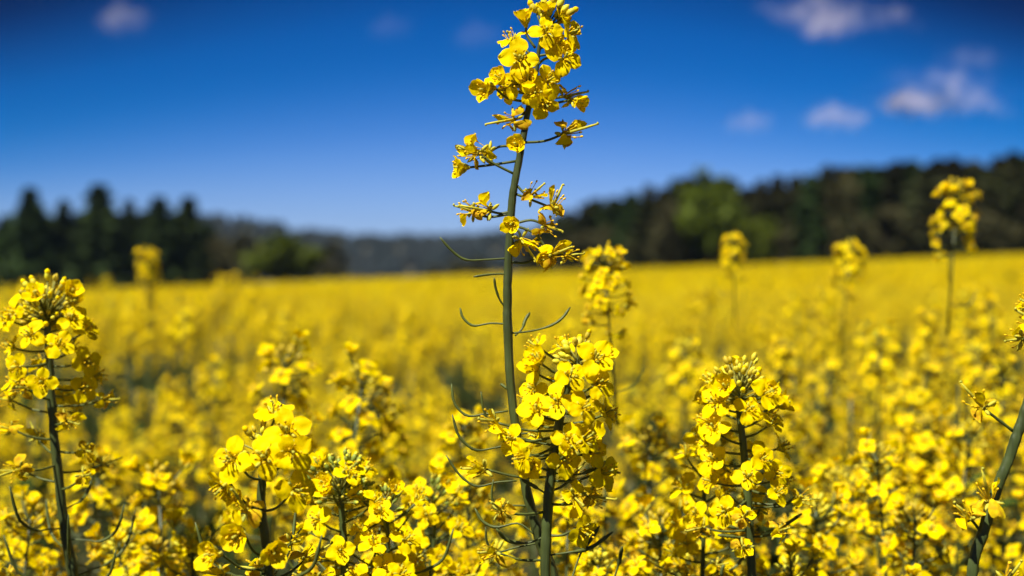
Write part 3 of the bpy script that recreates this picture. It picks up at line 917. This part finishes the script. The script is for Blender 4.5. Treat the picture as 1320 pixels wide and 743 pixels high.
def sharp_plant(seed, poly_px, d, label, plan_kw, radii, fscale=1.0, bias=(0, -1, .1), extra=None, leafs=2, racemes=()):
    r = random.Random(seed)
    poly = px_poly(poly_px, d)
    f = Vector((poly[-1].x + .02, poly[-1].y + .01, ground_z(poly[-1].x, poly[-1].y)))
    plant = empty('rapeseed_plant', f)
    tag(plant, label, 'plant', 'sharp rapeseed plants in front')
    loc = [p - f for p in poly]
    sm = spline(loc, 30)
    stem_obj(plant, loc + roots(loc[-1], Vector((0, 0, 0))), radii + [radii[-1]] * 3, 90, 12)
    raceme_parts(plant, r, sm, raceme_plan(r, **plan_kw), fscale, Vector(bias))
    for rp_px, rd, kw in racemes:
        pl = [p - f for p in px_poly(rp_px, rd)]
        stem_obj(plant, pl, [.9 * MM, 1.3 * MM, 1.6 * MM], 16, 8, 'side_branch')
        raceme_parts(plant, r, spline(pl, 16), raceme_plan(r, **kw), fscale, Vector(bias))
    for i in range(leafs):
        p = axis_point(sm, 9) + Vector((0, 0, -.05 - .04 * i))
        obj('leaf', r.choice(LEAVES), plant, frame(Vector((r.uniform(-.3, .3), r.uniform(-.3, .3), 1)), r.uniform(0, 6), p, r.uniform(.5, .8)))
    return plant, f, r

# ---- the dark stemmed plant in front of the hero's foot
pl2, f2, r2 = sharp_plant(209, [(749, 450), (742, 478), (728, 510), (718, 560), (711, 605), (706, 660), (704, 750)], .705,
    'dark-stemmed rapeseed plant right of the tall stem, dense flowers and curved pods', dict(n_bud=26, n_open=27, n_old=3, n_pod=0, span=.046, old_span=.03, rad=1.05, dome=.010),
    [1.0 * MM, 1.7 * MM, 2.2 * MM, 2.4 * MM, 2.5 * MM, 2.6 * MM, 2.8 * MM, 4 * MM, 5 * MM], .98, (0, -1, .35), leafs=0)
for pl in [[(712, 605), (735, 592), (752, 575), (763, 552)], [(707, 716), (735, 712), (762, 706), (790, 686)], [(735, 752), (748, 715), (760, 698), (773, 678)], [(715, 575), (690, 570), (668, 566)],
           [(711, 610), (745, 612), (768, 605), (800, 610)], [(709, 640), (690, 628), (672, 618)], [(790, 752), (798, 725), (802, 705)], [(706, 690), (680, 700), (655, 697), (640, 682)]]:
    pod_obj(pl2, [P(a, b, .705 + r2.uniform(-.004, .004)) - f2 for a, b in pl], 1.0 * MM)
for px, py, fc, st in [(640, 545, (-.6, .2, .6), 'old'), (625, 605, (-.8, .1, .3), 'old'), (740, 640, (.3, -.2, .8), 'old'), (745, 680, (.5, -.3, .7), 'open'),
                       (640, 712, (-.7, .1, .6), 'old'), (770, 610, (.7, .2, .5), 'open'), (725, 592, (.3, -.1, .9), 'open'), (688, 595, (-.2, -.2, .9), 'half'), (760, 640, (.7, 0, .5), 'old')]:
    face = Vector((fc[0], -fc[2], fc[1])).normalized()
    e = P(px, py, .70) - f2
    t = (py - 440) / 300; sx = 740 - 36 * min(1, max(0, t * 1.3))
    s_ = P(sx, py + 10, .705) - f2
    stalk_obj(pl2, [s_, s_.lerp(e, .5) + Vector((0, 0, -.002)), e], .7 * MM, .6 * MM)
    put_flower(pl2, r2, e, face, st, r2.uniform(.95, 1.15))

# ---- left plant with a bud dome
sharp_plant(303, [(62, 382), (62, 430), (65, 490), (69, 550), (76, 620), (86, 700), (95, 750)], .84,
    'rapeseed plant at the left edge, rounded head of buds and flowers above sparse withered ones', dict(n_bud=92, n_open=17, n_old=12, n_pod=9, span=.042, old_span=.06, pod_span=.07, rad=1.15, dome=.0175),
    [1.0 * MM, 2.0 * MM, 2.4 * MM, 2.6 * MM, 2.8 * MM, 3 * MM, 3.2 * MM, 4 * MM, 5 * MM], 1.0, (0, -.8, 0))
# ---- front plant with big open flowers
pl4, f4, r4 = sharp_plant(404, [(333, 560), (338, 600), (337, 650), (343, 700), (348, 750)], .69,
    'rapeseed plant at lower left with large open four-petalled flowers facing the camera', dict(n_bud=16, n_open=0, n_old=6, n_pod=3, span=.055, old_span=.03, pod_span=.03, rad=1.0),
    [1.0 * MM, 1.9 * MM, 2.2 * MM, 2.4 * MM, 2.6 * MM, 4 * MM, 5 * MM], 1.0, (0, -.7, 0), leafs=1)
for px, py, fc, st, sc in [(297, 591, (-.3, .3, 1), 'open', 1.2), (340, 589, (-.05, .3, 1), 'open', 1.25), (370, 555, (.1, .35, 1), 'open', 1.3), (352, 526, (-.1, .95, .45), 'open', 1.2), (378, 583, (.2, .1, 1), 'open', 1.1), (305, 690, (-.3, -.2, .9), 'half', 1.2), (272, 715, (-.6, .1, .7), 'half', 1.2), (353, 712, (.3, 0, .9), 'half', 1.1), (283, 632, (-.6, -.5, .5), 'open', 1.1), (312, 650, (-.2, .6, .7), 'old', 1.2), (385, 632, (.5, .1, .8), 'open', 1.1)]:
    face = Vector((fc[0], -fc[2], fc[1])).normalized()
    e = P(px, py, .668 + {526: .02, 555: .006, 583: -.004}.get(py, 0)) - f4 - face * .006
    s_ = P(338, min(735, py + 28), .69) - f4
    stalk_obj(pl4, [s_, s_.lerp(e, .5) + Vector((0, 0, -.003)), e], .7 * MM, .6 * MM)
    put_flower(pl4, r4, e, face, st, sc)
# ---- green bud dome plant
GREEN[0] = True
sharp_plant(505, [(438, 608), (440, 650), (443, 700), (445, 752)], .80,
    'low rapeseed plant left of centre with a green bud dome and spreading flower heads', dict(n_bud=66, n_open=18, n_old=5, n_pod=2, span=.05, old_span=.03, pod_span=.03, rad=1.15, dome=.018),
    [1.0 * MM, 1.8 * MM, 2.2 * MM, 2.4 * MM, 4 * MM, 5 * MM], 1.0, (0, -.8, .2), leafs=1,
    racemes=[([(496, 640), (500, 690), (498, 752)], .80, dict(n_bud=14, n_open=20, n_old=4, n_pod=1, span=.06, old_span=.02, pod_span=.02)),
             ([(558, 632), (560, 690), (552, 752)], .88, dict(n_bud=16, n_open=20, n_old=4, n_pod=1, span=.06, old_span=.02, pod_span=.02))])
# ---- right of centre plant
GREEN[0] = False
pl6, f6, r6 = sharp_plant(606, [(953, 482), (954, 540), (960, 590), (965, 660), (970, 750)], .79,
    'rapeseed plant right of centre in fair focus, dark stem under a golden bud dome', dict(n_bud=84, n_open=24, n_old=8, n_pod=0, span=.055, old_span=.03, rad=1.1, dome=.0175),
    [1.1 * MM, 2.0 * MM, 2.3 * MM, 2.5 * MM, 2.7 * MM, 4 * MM, 5 * MM], 1.0, (0, -.9, .2), leafs=1,
    racemes=[([(905, 585), (908, 650), (905, 752)], .84, dict(n_bud=10, n_open=16, n_old=6, n_pod=1, span=.06, old_span=.03, pod_span=.03))])
for pl in [[(966, 655), (990, 654), (1012, 650), (1032, 638)], [(968, 688), (995, 684), (1015, 675), (1034, 662)], [(964, 682), (945, 680), (925, 675)], [(966, 694), (945, 692), (925, 690)], [(935, 752), (930, 740), (933, 728)]]:
    pod_obj(pl6, [P(a, b, .79) - f6 for a, b in pl], 1.0 * MM)
# ---- leaning plant at the right edge, shown only as a stem with withered flowers
r7 = random.Random(707)
poly7 = px_poly([(1352, 440), (1335, 490), (1316, 545), (1297, 600), (1282, 640), (1266, 690), (1252, 750)], .70)
f7 = Vector((poly7[-1].x - .03, poly7[-1].y, 0))
pl7 = empty('rapeseed_plant', f7)
tag(pl7, 'leaning rapeseed plant at the right edge with a grey stem and withered flowers', 'plant', 'sharp rapeseed plants in front')
stem_obj(pl7, [p - f7 for p in poly7] + roots(poly7[-1] - f7, Vector((0, 0, 0))), [2 * MM, 2.4 * MM, 2.7 * MM, 2.8 * MM, 2.9 * MM, 3 * MM, 3 * MM, 3.5 * MM, 4 * MM, 4.5 * MM, 5 * MM, 5 * MM], 90, 12)
raceme_parts(pl7, r7, spline([p - f7 for p in px_poly([(1460, 290), (1395, 375), (1352, 440)], .70)], 12), raceme_plan(r7, 14, 12, 4, 0), 1.0)
stem_obj(pl7, [p - f7 for p in px_poly([(1460, 290), (1395, 375), (1352, 440)], .70)], [1 * MM, 1.6 * MM, 2 * MM], 12, 10, 'side_branch')
for (px, py), (sx, sy), fc, st in [((1255, 512), (1306, 556), (-.7, .75, .2), 'old'), ((1272, 628), (1283, 648), (-.3, .9, .3), 'old'), ((1238, 656), (1268, 690), (-.75, .7, .2), 'old'), ((1318, 405), (1350, 440), (-.8, .5, .2), 'old'), ((1308, 735), (1280, 752), (.4, .8, .3), 'old')]:
    face = Vector((fc[0], -fc[2], fc[1])).normalized()
    e = P(px, py, .695) - f7 - face * .008; s_ = P(sx, sy, .70) - f7
    stalk_obj(pl7, [s_, s_.lerp(e, .5), e], .8 * MM, .7 * MM)
    put_flower(pl7, r7, e, face, st, 1.15)

# ================================================================== soft plants that can be told apart
rs = random.Random(77)
GS = 'blurred rapeseed plants that stand out'
SPECIAL = [
 (780, 340, 1.05, 'slightly blurred rapeseed plant with a round flower head just right of the tall stem', .9, .55),
 (945, 312, 1.6, 'blurred rapeseed plant with a small round head in front of the forest, right of centre', .58, .3),
 (1236, 250, 1.3, 'tall blurred rapeseed plant at the right rising in front of the dark forest', .82, .5),
 (1097, 322, 1.6, 'blurred rapeseed plant topping the field edge, just left of the tall right plant', .85, .8),
 (187, 326, 2.2, 'very blurred rapeseed plant rising in front of the left conifers', .7, .4),
 (380, 452, 1.15, 'blurred rapeseed plant behind the large open flowers, left of its twin head', 1.2, .8),
 (458, 472, 1.10, 'blurred rapeseed plant with a nodding head, the right twin behind the green bud dome', 1.2, .8),
 (205, 605, 1.02, 'blurred rapeseed plant low between the left edge plant and the large open flowers', 1.15, .9),
 (40, 655, .95, 'blurred rapeseed plant in the bottom left corner', 1.15, .9),
 (1120, 575, 1.0, 'blurred rapeseed plant with a dark stem at lower right', 1.15, .9),
 (1250, 548, 1.15, 'blurred rapeseed plant behind the leaning grey stem', 1.15, .9),
 (1190, 540, 1.3, 'blurred rapeseed plant between the dark stem at lower right and the leaning grey stem', 1.1, 1.0),
 (128, 590, 1.08, 'blurred rapeseed plant just right of the stem at the left edge, upper of two', 1.1, .9),
 (150, 690, .95, 'blurred rapeseed plant just right of the stem at the left edge, lower of two', 1.1, .9),
 (1195, 398, 1.6, 'blurred rapeseed head just below and left of the tall right plant', .85, .8),
 (1275, 384, 1.7, 'blurred rapeseed head just below and right of the tall right plant', .85, .8),
 (1292, 470, 1.35, 'blurred rapeseed plant right at the frame edge above the leaning grey stem', .95, .9),
 (1140, 425, 1.5, 'blurred rapeseed plant in the crop below the plant topping the field edge', .9, .9),
 (1010, 435, 1.6, 'blurred rapeseed plant in the crop above and right of the golden bud dome', .9, .9),
 (885, 438, 1.5, 'blurred rapeseed plant in the crop above and left of the golden bud dome', .9, .9),
 (604, 622, 1.0, 'blurred low rapeseed plant just left of the foot of the tall stem', 1.1, .9),
 (838, 560, 1.1, 'blurred rapeseed plant between the dark-stemmed plant and the golden bud dome', 1.1, .9),
 (850, 668, .9, 'softly blurred low rapeseed plant left of the stem under the golden bud dome', 1.1, .9),
 (1052, 650, .95, 'softly blurred low rapeseed plant right of the stem under the golden bud dome', 1.1, .9),
 (250, 690, .92, 'softly blurred low rapeseed plant at the bottom left of the large open flowers', 1.1, .9),
 (1180, 660, .95, 'softly blurred low rapeseed plant at the bottom left of the leaning grey stem', 1.1, .9),
 (735, 640, .95, 'softly blurred low rapeseed plant behind the dark stem beside the tall one', 1.1, .9),
]
for px, py, d, lab, big, sp in SPECIAL:
    soft_plant(rs, P(px, py + 8, d), lab, GS, TALL[SPECIAL.index((px, py, d, lab, big, sp)) % 3] if py < 345 else None, open_flowers=True, spread=sp, main_big=big, round_head=py < 345 )

# ------------------------------------------------------------------ the rest of the nearest 300
rm_ = random.Random(909)
placed = []
RMAX = 6.6
cells = []
tries = 0
NFILL = 275
while len(placed) < NFILL and tries < 60000:
    tries += 1
    d = .86 + (RMAX - .86) * rm_.random() ** .62
    x = rm_.uniform(-.385, .385) * d
    md = (.27 if 1.0 < d < 2.1 and x < .1 * d else .19 if d < 2.1 else .135) + .06 * mnoise.noise(Vector((x * 2.0, d * 1.3, 9.0)))
    if any((x - a) ** 2 + (d - b) ** 2 < md * md for a, b in placed): continue
    placed.append((x, d))
for x, d in placed:
    below = min(.42, max(.10, rm_.gauss(.20, .07)))
    px = 660 + x / d * FPX
    if px < 290 and d > 1.4: below -= .12
    if px > 840 and 1.15 < d < 3.4: below -= .085
    cl = mnoise.noise(Vector((x * 2.3 + 4, d * 1.5, 3.1)))
    below += .10 * max(0, cl) + .03
    variant = None
    lead = (px > 820 and 1.35 < d < 3.8 and rm_.random() < .42) or (px < 300 and 1.5 < d < 4 and rm_.random() < .6) or (300 <= px <= 820 and 1.8 < d < 4 and rm_.random() < .10)
    if lead:
        variant = rm_.choice(TALL); below = rm_.uniform(.035, .12) - (.03 if px < 300 else 0)
    if d < 1.1: below = max(below, .16)
    top = Vector((x, d, H - below + ground_z(x, d) * .8))
    soft_plant(rm_, top, 'blurred rapeseed plant in the yellow mass between the sharp front plants and the open field', 'rapeseed plants massed in the near field', variant, open_flowers=d < 1.12)

# ------------------------------------------------------------------ the rest of the field: one mass
crop = bpy.data.collections.new('crop shapes')
rc = random.Random(55)
def crop_plant_mb(rng, h=1.06, n=5, spread=.11):
    mb, tips = soft_plant_meshes(rng, h, n, spread)
    for t in tips:
        mb.merge(rng.choice(LOWHEADS), Matrix.Translation(t + Vector((0, 0, HEAD_LEN * .8))) @ Matrix.Rotation(rng.uniform(-.15, .15), 4, 'X') @ Matrix.Rotation(rng.uniform(0, 6), 4, 'Z') @ Matrix.Scale(rng.uniform(.85, 1.1), 4))
    for i in range(4):
        lm = leaf_mb(rng, .14, .04, .6, 4)
        mb.merge(lm, Matrix.Translation((0, 0, h * rng.uniform(.5, .86))) @ Matrix.Rotation(rng.uniform(0, 6), 4, 'Z'))
    return mb
for i in range(6):
    crop.objects.link(bpy.data.objects.new('crop_plant', crop_plant_mb(rc).mesh('crop_plant')))
BLOSSOM = []
def blossom_mb(rng):
    """a whole raceme seen from tens of metres: a loose spike of petal-sized faces"""
    mb = MB()
    tube(mb, [(0, 0, -.6), (0, 0, 0)], [3 * MM, 2 * MM], 3, 'stem', False)
    for i in range(34):
        an = rng.uniform(0, 6.28); z = -.11 * rng.random() ** .8; r = (.012 + .016 * rng.random()) * (1 if z < -.015 else .5)
        leafq(mb, rng, Vector((math.cos(an) * r, math.sin(an) * r, z)), rng.uniform(.006, .010), 'petal' if rng.random() < .85 else 'bud')
    for i in range(4):
        leafq(mb, rng, Vector((rng.gauss(0, .04), rng.gauss(0, .04), rng.uniform(-.5, -.2))), .04, 'leaf')
    return mb
BL = [blossom_mb(rc) for _ in range(6)]
SW = 1.7
for i in range(4):
    mb = MB()
    for k in range(150):
        q = Vector((rc.uniform(-SW / 2, SW / 2), rc.uniform(-SW / 2, SW / 2), 1.0 + rc.gauss(0, .075)))
        mb.merge(rc.choice(BL), Matrix.Translation(q) @ Matrix.Rotation(rc.uniform(0, 6), 4, 'Z') @ Matrix.Scale(rc.uniform(.9, 1.4), 4))
    crop.objects.link(bpy.data.objects.new('crop_swathe', mb.mesh('crop_swathe')))

vv = []; idx = []; rotz = []; scl = []
def put(x, y, i, s):
    vv.append((x, y, ground_z(x, y))); idx.append(i); rotz.append((0, 0, rc.uniform(0, 6.28))); scl.append(s)
def in_zone(x, y):      # where the single plants stand
    return y > 0 and abs(x) < .39 * y + .02 and y < RMAX
# plants round the camera's wedge, and on out to 14 m
y = -1.5
while y < 14:
    x = -(2.2 + .47 * max(0, y))
    while x < 2.2 + .47 * max(0, y):
        step = .24
        xx, yy = x + rc.uniform(-.08, .08), y + rc.uniform(-.08, .08)
        near_cam = (xx * xx + yy * yy < .30) or (yy > -.5 and yy < 1.0 and abs(xx) < .39 * yy + .22)
        if not in_zone(xx, yy) and not near_cam:
            put(xx, yy, rc.randrange(6), rc.uniform(.88, 1.06) + .08 * mnoise.noise(Vector((xx * .8, yy * .5, 2))))
        x += step
    y += .24
# swathes to the far edge of the field
y = 14.5
while y < 279:
    st = SW * (.80 if y < 60 else 1.0 if y < 130 else 1.25)
    w = .46 * y + 3
    x = -w
    while x < w:
        put(x + rc.uniform(-.3, .3), y + rc.uniform(-.3, .3), 6 + rc.randrange(4), rc.uniform(.95, 1.05) + .05 * mnoise.noise(Vector((x * .12, y * .05, 5))))
        x += st
    y += st
me = bpy.data.meshes.new('rapeseed_field')
me.from_pydata(vv, [], [])
a = me.attributes.new('pick', 'INT', 'POINT'); a.data.foreach_set('value', idx)
a = me.attributes.new('turn', 'FLOAT_VECTOR', 'POINT'); a.data.foreach_set('vector', [c for r in rotz for c in r])
a = me.attributes.new('size', 'FLOAT', 'POINT'); a.data.foreach_set('value', scl)
field = obj('rapeseed_field', me)
field['kind'] = 'stuff'
tag(field, 'open field of yellow rapeseed reaching back to the trees', 'crop field')
ng = bpy.data.node_groups.new('field', 'GeometryNodeTree')
ng.interface.new_socket('Geometry', in_out='INPUT', socket_type='NodeSocketGeometry')
ng.interface.new_socket('Geometry', in_out='OUTPUT', socket_type='NodeSocketGeometry')
gi = ng.nodes.new('NodeGroupInput'); go = ng.nodes.new('NodeGroupOutput')
ci = ng.nodes.new('GeometryNodeCollectionInfo')
ci.inputs['Collection'].default_value = crop
ci.inputs['Separate Children'].default_value = True
ci.inputs['Reset Children'].default_value = True
ip = ng.nodes.new('GeometryNodeInstanceOnPoints')
ip.inputs['Pick Instance'].default_value = True
def attr(nm, ty):
    n = ng.nodes.new('GeometryNodeInputNamedAttribute'); n.data_type = ty; n.inputs['Name'].default_value = nm
    return n.outputs['Attribute']
ng.links.new(gi.outputs[0], ip.inputs['Points'])
ng.links.new(ci.outputs[0], ip.inputs['Instance'])
ng.links.new(attr('pick', 'INT'), ip.inputs['Instance Index'])
ng.links.new(attr('turn', 'FLOAT_VECTOR'), ip.inputs['Rotation'])
ng.links.new(attr('size', 'FLOAT'), ip.inputs['Scale'])
ng.links.new(ip.outputs[0], go.inputs[0])
md = field.modifiers.new('field', 'NODES'); md.node_group = ng
print('objects', len(bpy.data.objects), 'crop points', len(vv))
